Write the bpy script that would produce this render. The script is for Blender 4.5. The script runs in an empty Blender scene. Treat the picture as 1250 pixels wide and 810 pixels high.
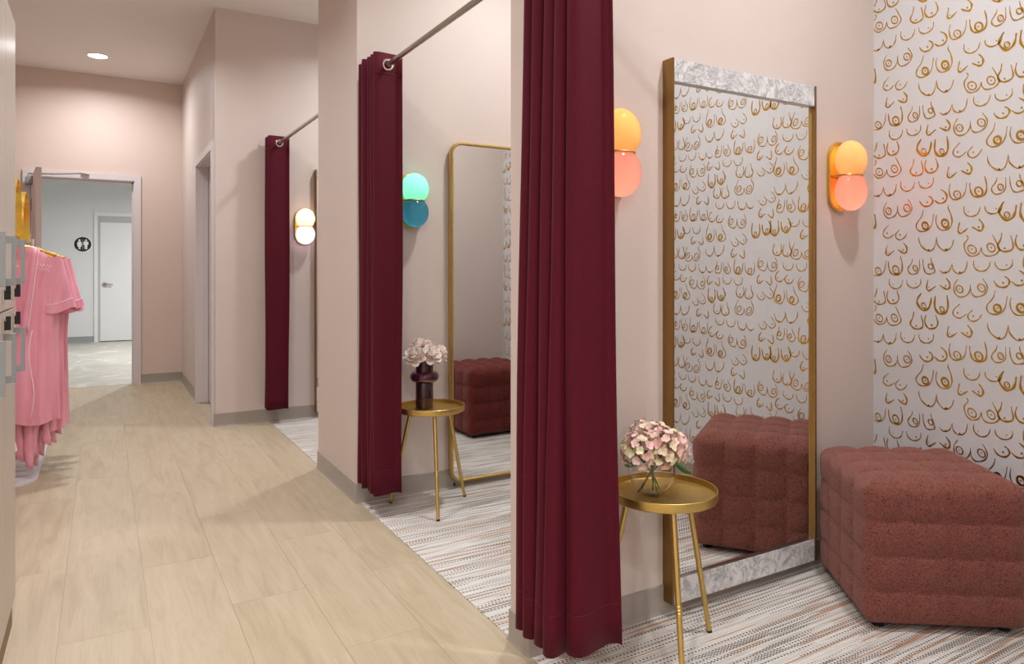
import bpy, bmesh, math, random
from mathutils import Vector, Matrix
PI = math.pi
random.seed(7)
S = bpy.context.scene
C = S.collection

# ------------------------------------------------------------------ camera
F, YAW, CX, V0, CAMH = 872.0, 0.5375, 645.0, 330.5, 1.2
cd = bpy.data.cameras.new('camera'); cam = bpy.data.objects.new('camera', cd); C.objects.link(cam)
cam.location = (0, 0, CAMH); cam.rotation_euler = (PI/2, 0, -YAW)
cd.sensor_width = 36; cd.sensor_fit = 'HORIZONTAL'; cd.lens = F/1250*36
cd.shift_x = (625-CX)/1250; cd.shift_y = -(405-V0)/1250
cd.clip_start = 0.02
S.camera = cam
# ------------------------------------------------------------------ world, exposure
w = bpy.data.worlds.new('world'); S.world = w; w.use_nodes = True
w.node_tree.nodes['Background'].inputs[0].default_value = (0.9, 0.93, 1, 1)
w.node_tree.nodes['Background'].inputs[1].default_value = 0.05
S.view_settings.view_transform = 'Standard'; S.view_settings.look = 'None'
S.view_settings.exposure = -0.1; S.view_settings.gamma = 1
S.view_settings.use_curve_mapping = False
STALL_W, HALL_W, SHOP_FILL_W, BACK_W = 24, 22, 42, 115      # lamp powers; the shop ones are added fill
LAMP_COL = (0.975, 0.985, 1.0)

# ------------------------------------------------------------------ material helpers
def lin(c):
    return tuple(((x/255)/12.92 if x/255 <= 0.04045 else ((x/255+0.055)/1.055)**2.4) for x in c)
class NT:
    def __init__(s, name):
        s.m = bpy.data.materials.new(name); s.m.use_nodes = True
        s.t = s.m.node_tree; s.b = s.t.nodes['Principled BSDF']; s.out = s.t.nodes['Material Output']
    def n(s, typ, **kw):
        x = s.t.nodes.new(typ)
        for k, v in kw.items():
            if k.startswith('i_'):
                x.inputs[k[2:].replace('_', ' ')].default_value = v
            else: setattr(x, k, v)
        return x
    def l(s, a, b): s.t.links.new(a, b)
    def coord(s, kind='Object', scale=(1,1,1)):
        tc = s.n('ShaderNodeTexCoord'); mp = s.n('ShaderNodeMapping'); mp.inputs['Scale'].default_value = scale
        s.l(tc.outputs[kind], mp.inputs[0]); return mp.outputs[0]
    def noise(s, vec, scale, detail=3, rough=.5, dist=0):
        x = s.n('ShaderNodeTexNoise'); x.inputs['Scale'].default_value = scale; x.inputs['Detail'].default_value = detail
        x.inputs['Roughness'].default_value = rough; x.inputs['Distortion'].default_value = dist
        s.l(vec, x.inputs['Vector']); return x.outputs[0]
    def ramp(s, fac, stops, interp='LINEAR'):
        x = s.n('ShaderNodeValToRGB'); x.color_ramp.interpolation = interp
        e = x.color_ramp.elements
        while len(e) < len(stops): e.new(0.5)
        for el, (p, c) in zip(e, stops): el.position = p; el.color = (*c, 1)
        s.l(fac, x.inputs[0]); return x.outputs[0]
    def bump(s, h, strength=.3, dist=.01):
        x = s.n('ShaderNodeBump'); x.inputs['Strength'].default_value = strength; x.inputs['Distance'].default_value = dist
        s.l(h, x.inputs['Height']); s.l(x.outputs[0], s.b.inputs['Normal']); return x
    def mix(s, fac, a, b, typ='MIX'):
        x = s.n('ShaderNodeMix', data_type='RGBA', blend_type=typ)
        for sock, v in ((x.inputs[0], fac), (x.inputs[6], a), (x.inputs[7], b)):
            if hasattr(v, 'node'): s.l(v, sock)
            elif isinstance(v, (int, float)): sock.default_value = v
            else: sock.default_value = (*v, 1)
        return x.outputs[2]
    def math(s, op, a, b=None):
        x = s.n('ShaderNodeMath', operation=op)
        for i, v in enumerate((a, b)):
            if v is None: continue
            if hasattr(v, 'node'): s.l(v, x.inputs[i])
            else: x.inputs[i].default_value = v
        return x.outputs[0]

def plain(name, col, rough=.5, metal=0, var=.04, scale=20, bump=0, bscale=200, **kw):
    t = NT(name); b = t.b; c = lin(col)
    v = t.coord('Object')
    f = t.noise(v, scale, 3)
    t.l(t.ramp(f, [(.3, tuple(x*(1-var) for x in c)), (.7, tuple(min(1, x*(1+var)) for x in c))]), b.inputs['Base Color'])
    b.inputs['Roughness'].default_value = rough; b.inputs['Metallic'].default_value = metal
    for k, val in kw.items(): b.inputs[k.replace('_', ' ')].default_value = val
    if bump: t.bump(t.noise(v, bscale, 2), bump, .002)
    return t.m

M = {}
M['pink'] = plain('pink_paint', (208, 194, 187), .55, var=.012, scale=3, bump=.06, bscale=350)
M['pink_far'] = plain('blush_paint', (216, 196, 185), .55, var=.012, scale=3, bump=.06, bscale=350)
M['ceiling'] = plain('ceiling_paint', (234, 228, 223), .7, var=.01, scale=3, bump=.05, bscale=300)
M['white_wall'] = plain('white_paint', (222, 223, 224), .6, var=.01, scale=3)
M['white_door'] = plain('white_door_enamel', (232, 232, 232), .35, var=.008, scale=4)
M['frame'] = plain('frame_enamel', (214, 207, 208), .35, var=.01, scale=6)
M['leafpaint'] = plain('door_leaf_paint', (212, 196, 192), .4, var=.01)
M['taupe'] = plain('taupe_rubber', (158, 149, 140), .33, var=.02, scale=8)
M['rabbet_shade'] = plain('grey_rabbet_shade', (186, 187, 188), .5, var=.01)
M['greybase'] = plain('grey_rubber', (150, 152, 154), .4, var=.02)
M['brass'] = plain('satin_brass', (208, 178, 108), .40, 1, var=.05, scale=30)
M['brass_dark'] = plain('antique_brass', (150, 118, 72), .33, 1, var=.05, scale=12)
M['gold'] = plain('polished_gold', (240, 204, 92), .25, .75, var=.04)
M['nickel'] = plain('brushed_nickel', (188, 182, 176), .28, 1, var=.04, scale=40)
M['grommet'] = plain('polished_steel', (225, 220, 212), .18, 1, var=.03)
M['grey_metal'] = plain('grey_powder_coat', (150, 154, 155), .45, .1, var=.02)
M['black'] = plain('black_plastic', (22, 22, 23), .4, 0, var=.05)
M['black_rubber'] = plain('black_rubber', (18, 17, 17), .7)
M['white_base'] = plain('white_steel', (214, 212, 216), .35, 0, var=.02)
M['wallpaper'] = plain('wallpaper_ground', (214, 214, 217), .45, 0, var=.01, scale=6)
M['foil'] = plain('gold_foil', (206, 160, 50), .33, 1, var=.06, scale=5)
M['brown_toe'] = plain('brown_plinth', (132, 104, 76), .5, var=.08, scale=9)
M['sign_black'] = plain('sign_black', (28, 27, 27), .4)
M['sign_white'] = plain('sign_white', (240, 240, 240), .5)
M['piping'] = plain('white_piping', (246, 226, 232), .6)
M['stem_green'] = plain('stem_green', (62, 92, 44), .5, var=.2)
M['clear_clip'] = plain('clear_plastic', (225, 222, 224), .15, 0, Transmission_Weight=.6)
M['dark_void'] = plain('dark_gap', (60, 54, 50), .8)

def mk_mirror():
    t = NT('silvered_glass'); t.b.inputs['Metallic'].default_value = 1; t.b.inputs['Roughness'].default_value = .0
    t.b.inputs['Base Color'].default_value = (.86, .87, .86, 1); return t.m
M['mirror'] = mk_mirror()
def mk_glass(name, col, rough=0.0):
    t = NT(name); b = t.b; b.inputs['Base Color'].default_value = (*col, 1); b.inputs['Transmission Weight'].default_value = 1
    b.inputs['Roughness'].default_value = rough; b.inputs['IOR'].default_value = 1.45; return t.m
M['glass'] = mk_glass('clear_glass', (.97, .97, .95))
def mk_plum():
    t = NT('plum_glass'); b = t.b; b.inputs['Base Color'].default_value = (*lin((92, 30, 58)), 1)
    b.inputs['Transmission Weight'].default_value = .55; b.inputs['Roughness'].default_value = .05; b.inputs['IOR'].default_value = 1.45
    b.inputs['Coat Weight'].default_value = .4; return t.m
M['plum'] = mk_plum()
def mk_plum2():
    t = NT('dark_plum_ceramic'); b = t.b; b.inputs['Base Color'].default_value = (*lin((52, 24, 36)), 1)
    b.inputs['Roughness'].default_value = .22; b.inputs['Coat Weight'].default_value = .3; return t.m
M['plum_dark'] = mk_plum2()

def mk_marble():
    t = NT('white_marble'); v = t.coord('Object')
    n1 = t.noise(v, 14, 8, .65, 1.2)
    d = t.math('ABSOLUTE', t.math('SUBTRACT', n1, .5))
    veins = t.ramp(d, [(0, lin((158, 158, 162))), (.02, lin((206, 206, 208))), (.08, lin((226, 225, 225)))])
    n2 = t.noise(v, 26, 6, .6, .8)
    cl = t.ramp(n2, [(.3, lin((200, 200, 203))), (.6, (1, 1, 1))])
    t.l(t.mix(.75, veins, cl, 'MULTIPLY'), t.b.inputs['Base Color'])
    t.b.inputs['Roughness'].default_value = .22; return t.m
M['marble'] = mk_marble()

def mk_wood():
    t = NT('pale_oak_plank'); oi = t.n('ShaderNodeObjectInfo')
    tc = t.n('ShaderNodeTexCoord')
    off = t.n('ShaderNodeVectorMath', operation='MULTIPLY_ADD')
    cmb = t.n('ShaderNodeCombineXYZ')
    for i in range(3): t.l(oi.outputs['Random'], cmb.inputs[i])
    t.l(cmb.outputs[0], off.inputs[0]); off.inputs[1].default_value = (37, 53, 11); t.l(tc.outputs['Object'], off.inputs[2])
    mp = t.n('ShaderNodeMapping'); mp.inputs['Scale'].default_value = (7, .8, 1); t.l(off.outputs[0], mp.inputs[0])
    g = t.noise(mp.outputs[0], 2.2, 6, .58, 1.2)
    mp2 = t.n('ShaderNodeMapping'); mp2.inputs['Scale'].default_value = (90, 3.0, 1); t.l(off.outputs[0], mp2.inputs[0])
    g2 = t.noise(mp2.outputs[0], 2, 4, .6, .3)
    base = t.ramp(g, [(.28, lin((176, 160, 134))), (.5, lin((190, 174, 148))), (.72, lin((198, 183, 159)))])
    fine = t.ramp(g2, [(.3, (.91, .90, .89)), (.62, (1, 1, 1))])
    c = t.mix(.8, base, fine, 'MULTIPLY')
    tone = t.ramp(oi.outputs['Random'], [(0, (.96, .957, .95)), (1, (1, 1, 1))])
    t.l(t.mix(1, c, tone, 'MULTIPLY'), t.b.inputs['Base Color'])
    t.b.inputs['Roughness'].default_value = .42
    t.bump(g2, .08, .001); return t.m
M['wood'] = mk_wood()

def mk_laminate():
    t = NT('ash_laminate'); v = t.coord('Object', (60, 60, 1.2))
    g = t.noise(v, 2, 5, .6, .4)
    t.l(t.ramp(g, [(.3, lin((194, 182, 171))), (.55, lin((203, 192, 182))), (.75, lin((209, 199, 190)))]), t.b.inputs['Base Color'])
    t.b.inputs['Roughness'].default_value = .34; t.bump(g, .05, .001); return t.m
M['laminate'] = mk_laminate()

def mk_stonefloor():
    t = NT('polished_floor_glints'); v = t.coord('Object')
    n1 = t.noise(v, 2.6, 7, .6, 1.4); n2 = t.noise(v, 14, 4)
    a = t.ramp(n1, [(.42, lin((188, 184, 170))), (.58, lin((200, 196, 184))), (.585, lin((222, 213, 200))), (.66, lin((224, 216, 204)))])  # cream blotches put light reflected off the floor into its colour
    t.l(t.mix(.2, a, t.ramp(n2, [(.3, (.8, .8, .8)), (.7, (1, 1, 1))]), 'MULTIPLY'), t.b.inputs['Base Color'])
    t.b.inputs['Roughness'].default_value = .3; return t.m
M['stonefloor'] = mk_stonefloor()

def mk_carpet():
    t = NT('striped_loop_carpet'); tc = t.n('ShaderNodeTexCoord')
    def mp(sc):
        m = t.n('ShaderNodeMapping'); m.inputs['Scale'].default_value = sc; t.l(tc.outputs['Object'], m.inputs[0]); return m.outputs[0]
    # yarn rows run along X; each row changes colour in long runs
    sp = t.n('ShaderNodeSeparateXYZ'); t.l(tc.outputs['Object'], sp.inputs[0])
    row = t.math('FLOOR', t.math('MULTIPLY', sp.outputs[1], 165.0))
    rfr = t.math('FRACT', t.math('MULTIPLY', sp.outputs[1], 165.0))
    def rowvec(sx, kr, off=0):
        c = t.n('ShaderNodeCombineXYZ'); t.l(t.math('MULTIPLY', sp.outputs[0], sx), c.inputs[0]); t.l(t.math('MULTIPLY', row, kr), c.inputs[1]); c.inputs[2].default_value = off
        return c.outputs[0]
    n1 = t.noise(rowvec(1.7, .83), 1, 2, .5)
    light = t.ramp(n1, [(.30, lin((182, 175, 168))), (.40, lin((208, 203, 197))), (.5, lin((232, 230, 226))), (.60, lin((218, 213, 207))), (.72, lin((196, 189, 182)))])
    warm = t.ramp(t.noise(rowvec(1.5, .61, 5), 1, 1, .5), [(.60, (0, 0, 0)), (.63, (1, 1, 1))])
    c1 = t.mix(warm, light, lin((196, 160, 132)))
    dk = t.ramp(t.noise(rowvec(1.4, .71, 9), 1, 1, .5), [(.535, (0, 0, 0)), (.56, (1, 1, 1))])
    ph = t.math('FRACT', t.math('ADD', t.math('MULTIPLY', sp.outputs[0], 70.0), t.math('MULTIPLY', row, .37)))
    dash = t.ramp(ph, [(.45, (0, 0, 0)), (.55, (1, 1, 1))])
    dfac = t.mix(1, dk, dash, 'MULTIPLY')
    c2 = t.mix(dfac, c1, lin((104, 97, 92)))
    hx_ = t.math('ABSOLUTE', t.math('SUBTRACT', rfr, .5)); hx2 = t.math('ABSOLUTE', t.math('SUBTRACT', ph, .5))
    loop = t.math('ADD', t.math('MULTIPLY', hx_, 1.2), t.math('MULTIPLY', hx2, .8))
    sh = t.ramp(loop, [(.3, (1, 1, 1)), (.85, (.66, .64, .62))])
    t.l(t.mix(.8, c2, sh, 'MULTIPLY'), t.b.inputs['Base Color'])
    t.b.inputs['Roughness'].default_value = .95
    t.bump(t.math('SUBTRACT', 1.0, loop), .5, .004); return t.m
M['carpet'] = mk_carpet()

def mk_velvet():
    t = NT('burgundy_curtain_cloth'); v = t.coord('Object', (1, 1, .25))
    n = t.noise(v, 240, 3, .6)
    t.l(t.ramp(n, [(.3, lin((74, 8, 27))), (.7, lin((85, 10, 32)))]), t.b.inputs['Base Color'])
    t.b.inputs['Roughness'].default_value = .75
    t.b.inputs['Sheen Weight'].default_value = .08; t.b.inputs['Sheen Tint'].default_value = (.9, .35, .45, 1); t.b.inputs['Sheen Roughness'].default_value = .4
    t.b.inputs['Specular IOR Level'].default_value = .2
    t.bump(n, .15, .001); return t.m
M['velvet'] = mk_velvet()
M['velvet_seam'] = plain('burgundy_stitch', (78, 7, 26), .85)

def mk_boucle(name, c1, c2, c3):
    t = NT(name); v = t.coord('Object')
    vo = t.n('ShaderNodeTexVoronoi'); vo.inputs['Scale'].default_value = 250; 
    nz = t.n('ShaderNodeTexNoise'); nz.inputs['Scale'].default_value = 60; t.l(v, nz.inputs['Vector'])
    ad = t.n('ShaderNodeVectorMath', operation='MULTIPLY_ADD'); t.l(nz.outputs[1], ad.inputs[0]); ad.inputs[1].default_value = (.02, .02, .02); t.l(v, ad.inputs[2])
    t.l(ad.outputs[0], vo.inputs['Vector'])
    inv = t.math('SUBTRACT', 1.0, vo.outputs[0])
    a = t.ramp(vo.outputs[0], [(.05, lin(c1)), (.45, lin(c2)), (.85, lin(c3))])
    n = t.noise(v, 60, 4)
    t.l(t.mix(.35, a, t.ramp(n, [(.3, (.85, .85, .85)), (.65, (1, 1, 1))]), 'MULTIPLY'), t.b.inputs['Base Color'])
    t.b.inputs['Roughness'].default_value = .95; t.b.inputs['Specular IOR Level'].default_value = .1
    t.b.inputs['Sheen Weight'].default_value = .25; t.b.inputs['Sheen Roughness'].default_value = .5
    t.b.inputs['Sheen Tint'].default_value = (1, .75, .7, 1)
    t.bump(t.math('ADD', inv, t.math('MULTIPLY', n, .6)), .6, .004); return t.m
M['boucle'] = mk_boucle('rust_boucle', (156, 101, 89), (138, 84, 74), (100, 56, 49))
M['boucle_red'] = mk_boucle('dark_red_boucle', (128, 56, 50), (112, 44, 40), (76, 26, 25))
M['boucle_seam'] = plain('rust_seam', (92, 44, 38), .95)

def mk_satin(name, c1, c2):
    t = NT(name); v = t.coord('Object', (9, 9, 1.6)); n = t.noise(v, 1.6, 3)
    t.l(t.ramp(n, [(.3, lin(c1)), (.7, lin(c2))]), t.b.inputs['Base Color'])
    t.b.inputs['Roughness'].default_value = .42; t.b.inputs['Sheen Weight'].default_value = .3
    t.bump(n, .25, .02); return t.m
M['satin'] = mk_satin('pink_satin', (232, 150, 170), (242, 166, 184))
M['satin_white'] = mk_satin('white_satin', (236, 232, 230), (246, 244, 242))

def mk_petal(name, stops):
    t = NT(name); oi = t.n('ShaderNodeObjectInfo'); v = t.coord('Object')
    c = t.ramp(oi.outputs['Random'], [(p, lin(q)) for p, q in stops])
    n = t.noise(v, 60, 3)
    t.l(t.mix(.35, c, t.ramp(n, [(.3, (.92, .87, .82)), (.7, (1, 1, 1))]), 'MULTIPLY'), t.b.inputs['Base Color'])
    t.b.inputs['Roughness'].default_value = .6; t.b.inputs['Subsurface Weight'].default_value = .5; t.b.inputs['Subsurface Scale'].default_value = .6
    t.b.inputs['Subsurface Radius'].default_value = (.01, .006, .004); return t.m
M['hydrangea'] = mk_petal('hydrangea_petal', [(0, (240, 194, 186)), (.35, (246, 214, 204)), (.55, (244, 232, 186)), (.75, (248, 222, 208)), (1, (234, 176, 168))])
M['peony'] = mk_petal('peony_petal', [(0, (252, 238, 230)), (.5, (252, 232, 222)), (.8, (254, 242, 236)), (1, (250, 222, 210))])
M['leaf'] = plain('leaf_green', (54, 112, 62), .45, var=.2, scale=40)

def mk_globe(name, col, dif=.35):
    t = NT(name); tr = t.n('ShaderNodeBsdfTranslucent'); tr.inputs[0].default_value = (*lin(col), 1)
    di = t.n('ShaderNodeBsdfDiffuse'); di.inputs[0].default_value = (*lin(col), 1)
    mx = t.n('ShaderNodeMixShader'); mx.inputs[0].default_value = dif; t.l(tr.outputs[0], mx.inputs[1]); t.l(di.outputs[0], mx.inputs[2])
    gl = t.n('ShaderNodeBsdfGlossy'); gl.inputs['Roughness'].default_value = .04
    fr = t.n('ShaderNodeFresnel'); fr.inputs[0].default_value = 1.45
    m2 = t.n('ShaderNodeMixShader'); t.l(fr.outputs[0], m2.inputs[0]); t.l(mx.outputs[0], m2.inputs[1]); t.l(gl.outputs[0], m2.inputs[2])
    t.l(m2.outputs[0], t.out.inputs[0]); return t.m
def mk_emit(name, col, st):
    t = NT(name); t.b.inputs['Base Color'].default_value = (.9, .9, .9, 1)
    t.b.inputs['Emission Color'].default_value = (*col, 1); t.b.inputs['Emission Strength'].default_value = st; return t.m
M['lens'] = mk_emit('lamp_lens', (1, .97, .93), 14)

# ------------------------------------------------------------------ mesh helpers
class MB:
    def __init__(s): s.v = []; s.f = []
    def add(s, vs, fs):
        o = len(s.v); s.v += [tuple(p) for p in vs]; s.f += [tuple(i+o for i in f) for f in fs]; return s
    def box(s, x0, x1, y0, y1, z0, z1):
        return s.add([(x, y, z) for x in (x0, x1) for y in (y0, y1) for z in (z0, z1)],
                     [(0,1,3,2), (4,6,7,5), (0,4,5,1), (2,3,7,6), (0,2,6,4), (1,5,7,3)])
    def tube(s, path, r, n=10, caps=True, closed=False):
        P = [Vector(p) for p in path]; m = len(P); R = r if isinstance(r, (list, tuple)) else [r]*m
        T = []
        for i in range(m):
            a = P[(i-1) % m] if (i or closed) else P[i]; b = P[(i+1) % m] if (i < m-1 or closed) else P[i]
            T.append((b-a).normalized())
        up = Vector((0, 0, 1)) if abs(T[0].z) < .9 else Vector((1, 0, 0))
        N = (up - T[0]*up.dot(T[0])).normalized(); vs = []
        for i in range(m):
            N = (N - T[i]*N.dot(T[i])).normalized(); B = T[i].cross(N)
            for k in range(n):
                a = 2*PI*k/n; vs.append(P[i] + (N*math.cos(a) + B*math.sin(a))*R[i])
        fs = [(i*n+k, i*n+(k+1) % n, ((i+1) % m)*n+(k+1) % n, ((i+1) % m)*n+k) for i in range(m if closed else m-1) for k in range(n)]
        if caps and not closed: fs += [tuple(range(n)), tuple((m-1)*n+k for k in range(n))]
        return s.add(vs, fs)
    def lathe(s, prof, n=32, c=(0, 0, 0), sx=1, sy=1, closed=False):
        m = len(prof); vs = []
        for r, z in prof:
            for k in range(n):
                a = 2*PI*k/n; vs.append((c[0]+r*sx*math.cos(a), c[1]+r*sy*math.sin(a), c[2]+z))
        fs = [(i*n+k, i*n+(k+1) % n, ((i+1) % m)*n+(k+1) % n, ((i+1) % m)*n+k) for i in range(m if closed else m-1) for k in range(n)]
        if not closed:
            if prof[0][0] > 1e-6: fs.append(tuple(range(n)))
            if prof[-1][0] > 1e-6: fs.append(tuple((m-1)*n+k for k in range(n)))
        return s.add(vs, fs)
    def grid(s, fn, nu, nv, wrapu=False):
        vs = [fn(i/nu, j/nv) for j in range(nv+1) for i in range(nu if wrapu else nu+1)]
        W = nu if wrapu else nu+1
        return s.add(vs, [(j*W+i, j*W+(i+1) % W, (j+1)*W+(i+1) % W, (j+1)*W+i) for j in range(nv) for i in range(nu)])
    def prism(s, pts, axis, a0, a1):
        """extrude a 2D outline; axis 'x','y','z' is the extrusion axis"""
        def P(p, a): return {'x': (a, p[0], p[1]), 'y': (p[0], a, p[1]), 'z': (p[0], p[1], a)}[axis]
        n = len(pts)
        return s.add([P(p, a0) for p in pts] + [P(p, a1) for p in pts],
                     [tuple(range(n)), tuple(range(n, 2*n))] + [(i, (i+1) % n, n+(i+1) % n, n+i) for i in range(n)])

def setp(o, label=None, cat=None, group=None, kind=None):
    for k, v in (('label', label), ('category', cat), ('group', group), ('kind', kind)):
        if v: o[k] = v
    return o
def mesh_of(mb, name, mat, smooth=False, off=(0, 0, 0), bevel=0, weld=True):
    me = bpy.data.meshes.new(name)
    me.from_pydata([(x-off[0], y-off[1], z-off[2]) for x, y, z in mb.v], [], mb.f)
    bm = bmesh.new(); bm.from_mesh(me)
    if weld: bmesh.ops.remove_doubles(bm, verts=bm.verts, dist=1e-6)
    if bevel:
        bmesh.ops.bevel(bm, geom=bm.edges[:], offset=bevel, segments=2, profile=.5, affect='EDGES')
    bmesh.ops.recalc_face_normals(bm, faces=bm.faces)
    bm.to_mesh(me); bm.free()
    if smooth:
        for p in me.polygons: p.use_smooth = True
        if smooth != 'all':
            me.set_sharp_from_angle(angle=math.radians(40))
    me.materials.append(mat)
    return me
def obj(name, mb, mat, parent=None, smooth=True, bevel=0, weld=True, solid=0):
    off = parent.matrix_basis.translation if parent and not parent.parent else (parent.parent.matrix_basis.translation if parent else (0, 0, 0))
    me = mesh_of(mb, name, mat, smooth, off, bevel, weld)
    o = bpy.data.objects.new(name, me); C.objects.link(o)
    if parent: o.parent = parent
    if solid:
        md = o.modifiers.new('solid', 'SOLIDIFY'); md.thickness = solid; md.offset = 0
    return o
def thing(name, loc, label, cat, group=None):
    o = bpy.data.objects.new(name, None); C.objects.link(o); o.location = loc; o.empty_display_size = .05
    o.matrix_basis = Matrix.Translation(loc)
    return setp(o, label, cat, group)
def struct(name, mb, mat, label=None, smooth=False, bevel=0, cat=None):
    o = obj(name, mb, mat, None, smooth, bevel); o['kind'] = 'structure'
    if label: o['label'] = label
    return o
def copy_tree(o, parent=None):
    c = o.copy(); C.objects.link(c); c.parent = parent
    for ch in list(o.children): copy_tree(ch, c)
    return c
def stadium(w, h, n=14):
    r = w/2; k = h/2-r
    return [(r*math.cos(PI*i/n), k+r*math.sin(PI*i/n)) for i in range(n+1)] + [(r*math.cos(PI+PI*i/n), -k+r*math.sin(PI+PI*i/n)) for i in range(n+1)]
def rrect(x0, x1, y0, y1, r, n=6):
    P = []
    for cx, cy, a0 in ((x1-r, y1-r, 0), (x0+r, y1-r, PI/2), (x0+r, y0+r, PI), (x1-r, y0+r, 1.5*PI)):
        P += [(cx+r*math.cos(a0+PI/2*i/n), cy+r*math.sin(a0+PI/2*i/n)) for i in range(n+1)]
    return P
def spline(P, k=7):
    """Catmull-Rom through points"""
    Q = [Vector(p) for p in P]; Q = [2*Q[0]-Q[1]] + Q + [2*Q[-1]-Q[-2]]; out = []
    for i in range(1, len(Q)-2):
        p0, p1, p2, p3 = Q[i-1:i+3]
        for j in range(k):
            t = j/k
            out.append(.5*((2*p1) + (p2-p0)*t + (2*p0-5*p1+4*p2-p3)*t*t + (3*p1-p0-3*p2+p3)*t**3))
    out.append(Q[-2]); return out

# ================================================================== SETTING
XP = 1.143            # corridor face of the stall partitions
XB = 2.897            # wallpapered back wall of the stalls
Y1A, Y1B = 1.911, 2.03
Y2A, Y2B = 3.628, 4.40
XP2 = 1.13
Y3 = 5.958
XC, YF = .745, 8.64   # far corridor wall and end wall
ZC = 3.23
XL = -1.2

# floor slab + planks
floor = struct('floor', MB().box(-3.6, XP, -4.2, YF+.06, -.05, -.0035), M['wood'], 'pale oak look plank floor of the corridor')
xs = [-1.177+.263*i for i in range(9)]; xs[0] = XL; xs[-1] = .927; xs.append(XP)
xs = [XL, -1.177, -.914, -.651, -.388, -.125, .138, .401, .664, .927, XP]
offs = [.2, .55, .1, .62, .3, 2.735, 3.27, 2.755, 2.25, 2.78]
cache = {}
for i in range(len(xs)-1):
    a, b = xs[i], xs[i+1]
    if b-a < .04: continue
    L = 1.045; y = offs[i] - 5*L
    while y < YF:
        y0, y1 = max(y, .9), min(y+L, YF+.0)
        y += L
        if y1-y0 < .05: continue
        xb = b
        if y0 >= Y3-.02 and b > XC: xb = XC
        if xb-a < .05: continue
        g = .0004; key = (round(xb-a, 3), round(y1-y0, 3))
        if key not in cache:
            ww, hh = (xb-a)/2-g, (y1-y0)/2-g
            cache[key] = mesh_of(MB().box(-ww, ww, -hh, hh, -.0035, 0), 'plank', M['wood'])
        o = bpy.data.objects.new('plank', cache[key]); C.objects.link(o); o.parent = floor
        o.location = ((a+xb)/2, (y0+y1)/2, 0)
struct('floor_stalls', MB().box(XP, 3.0, -4.2, Y3, -.05, -.006), M['dark_void'])
struct('floor_back_room', MB().box(-2.5, 2.8, YF+.06, 14.3, -.05, -.001), M['stonefloor'], 'polished back hall floor with light reflections painted as cream patches')
# ceiling
struct('ceiling', MB().box(-3.6, 3.0, -4.2, YF+.12, ZC, ZC+.1), M['ceiling'])
struct('ceiling_back_room', MB().box(-2.5, 2.8, YF+.12, 14.3, 2.75, 2.85), M['white_wall'])
# walls
struct('wall_right', MB().box(XB, XB+.1, .1, Y3, 0, ZC), M['wallpaper'], 'back wall of the fitting rooms with gold printed wallpaper')
struct('wall_partition_near', MB().box(XP, XB, .08, .2, 0, ZC), M['pink'])
struct('wall_partition_first', MB().box(XP, XB, Y1A, Y1B, 0, ZC), M['pink'], 'blush partition wall behind the marble and brass mirror')
struct('wall_partition_second', MB().box(XP2, XB, Y2A, Y2B, 0, ZC), M['pink'], 'wide blush pier between second and third fitting rooms')
struct('wall_partition_third', MB().box(XC, XB, Y3, Y3+.115, 0, ZC), M['pink'], 'blush end wall of the third fitting room')
DY0, DY1, DZ = 6.06, 7.13, 2.16
w_ = MB().box(XC, XC+.12, Y3+.115, DY0, 0, ZC).box(XC, XC+.12, DY0, DY1, DZ, ZC).box(XC, XC+.12, DY1, YF, 0, ZC)
struct('wall_corridor', w_, M['pink'], 'corridor wall with a doorway past the third fitting room')
FX0, FX1 = -.63, .30
w_ = MB().box(XL-.1, FX0, YF, YF+.12, 0, ZC).box(FX0, FX1, YF, YF+.12, DZ, ZC).box(FX1, XC+.12, YF, YF+.12, 0, ZC)
struct('wall_far', w_, M['pink_far'], 'blush end wall of the corridor with an open doorway')
struct('wall_left', MB().box(XL-.1, XL, 1.6, YF, 0, ZC), M['pink_far'])
struct('wall_shop_side', MB().box(-3.6, XL-.1, 1.6, 1.7, 0, ZC), M['pink'])
struct('wall_shop_left', MB().box(-3.7, -3.6, -4.2, 1.7, 0, ZC), M['pink'])
struct('wall_shop_right', MB().box(3.0, 3.1, -4.2, .1, 0, ZC), M['pink'])
struct('wall_shop_rear', MB().box(-3.7, 3.1, -4.3, -4.2, 0, ZC), M['pink'])
struct('wall_store_room', MB().box(XC+.12, 2.2, Y3+1.9, Y3+1.95, 0, ZC), M['pink'])
YR = 14.1
struct('wall_back_room', MB().box(-2.5, 2.8, YR, YR+.1, 0, 2.75), M['white_wall'], 'white wall of the back hall with restroom sign')
struct('wall_back_room_left', MB().box(-2.6, -2.5, YF+.12, YR, 0, 2.75), M['white_wall'])
struct('wall_back_room_right', MB().box(2.8, 2.9, YF+.12, YR, 0, 2.75), M['white_wall'])

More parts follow.
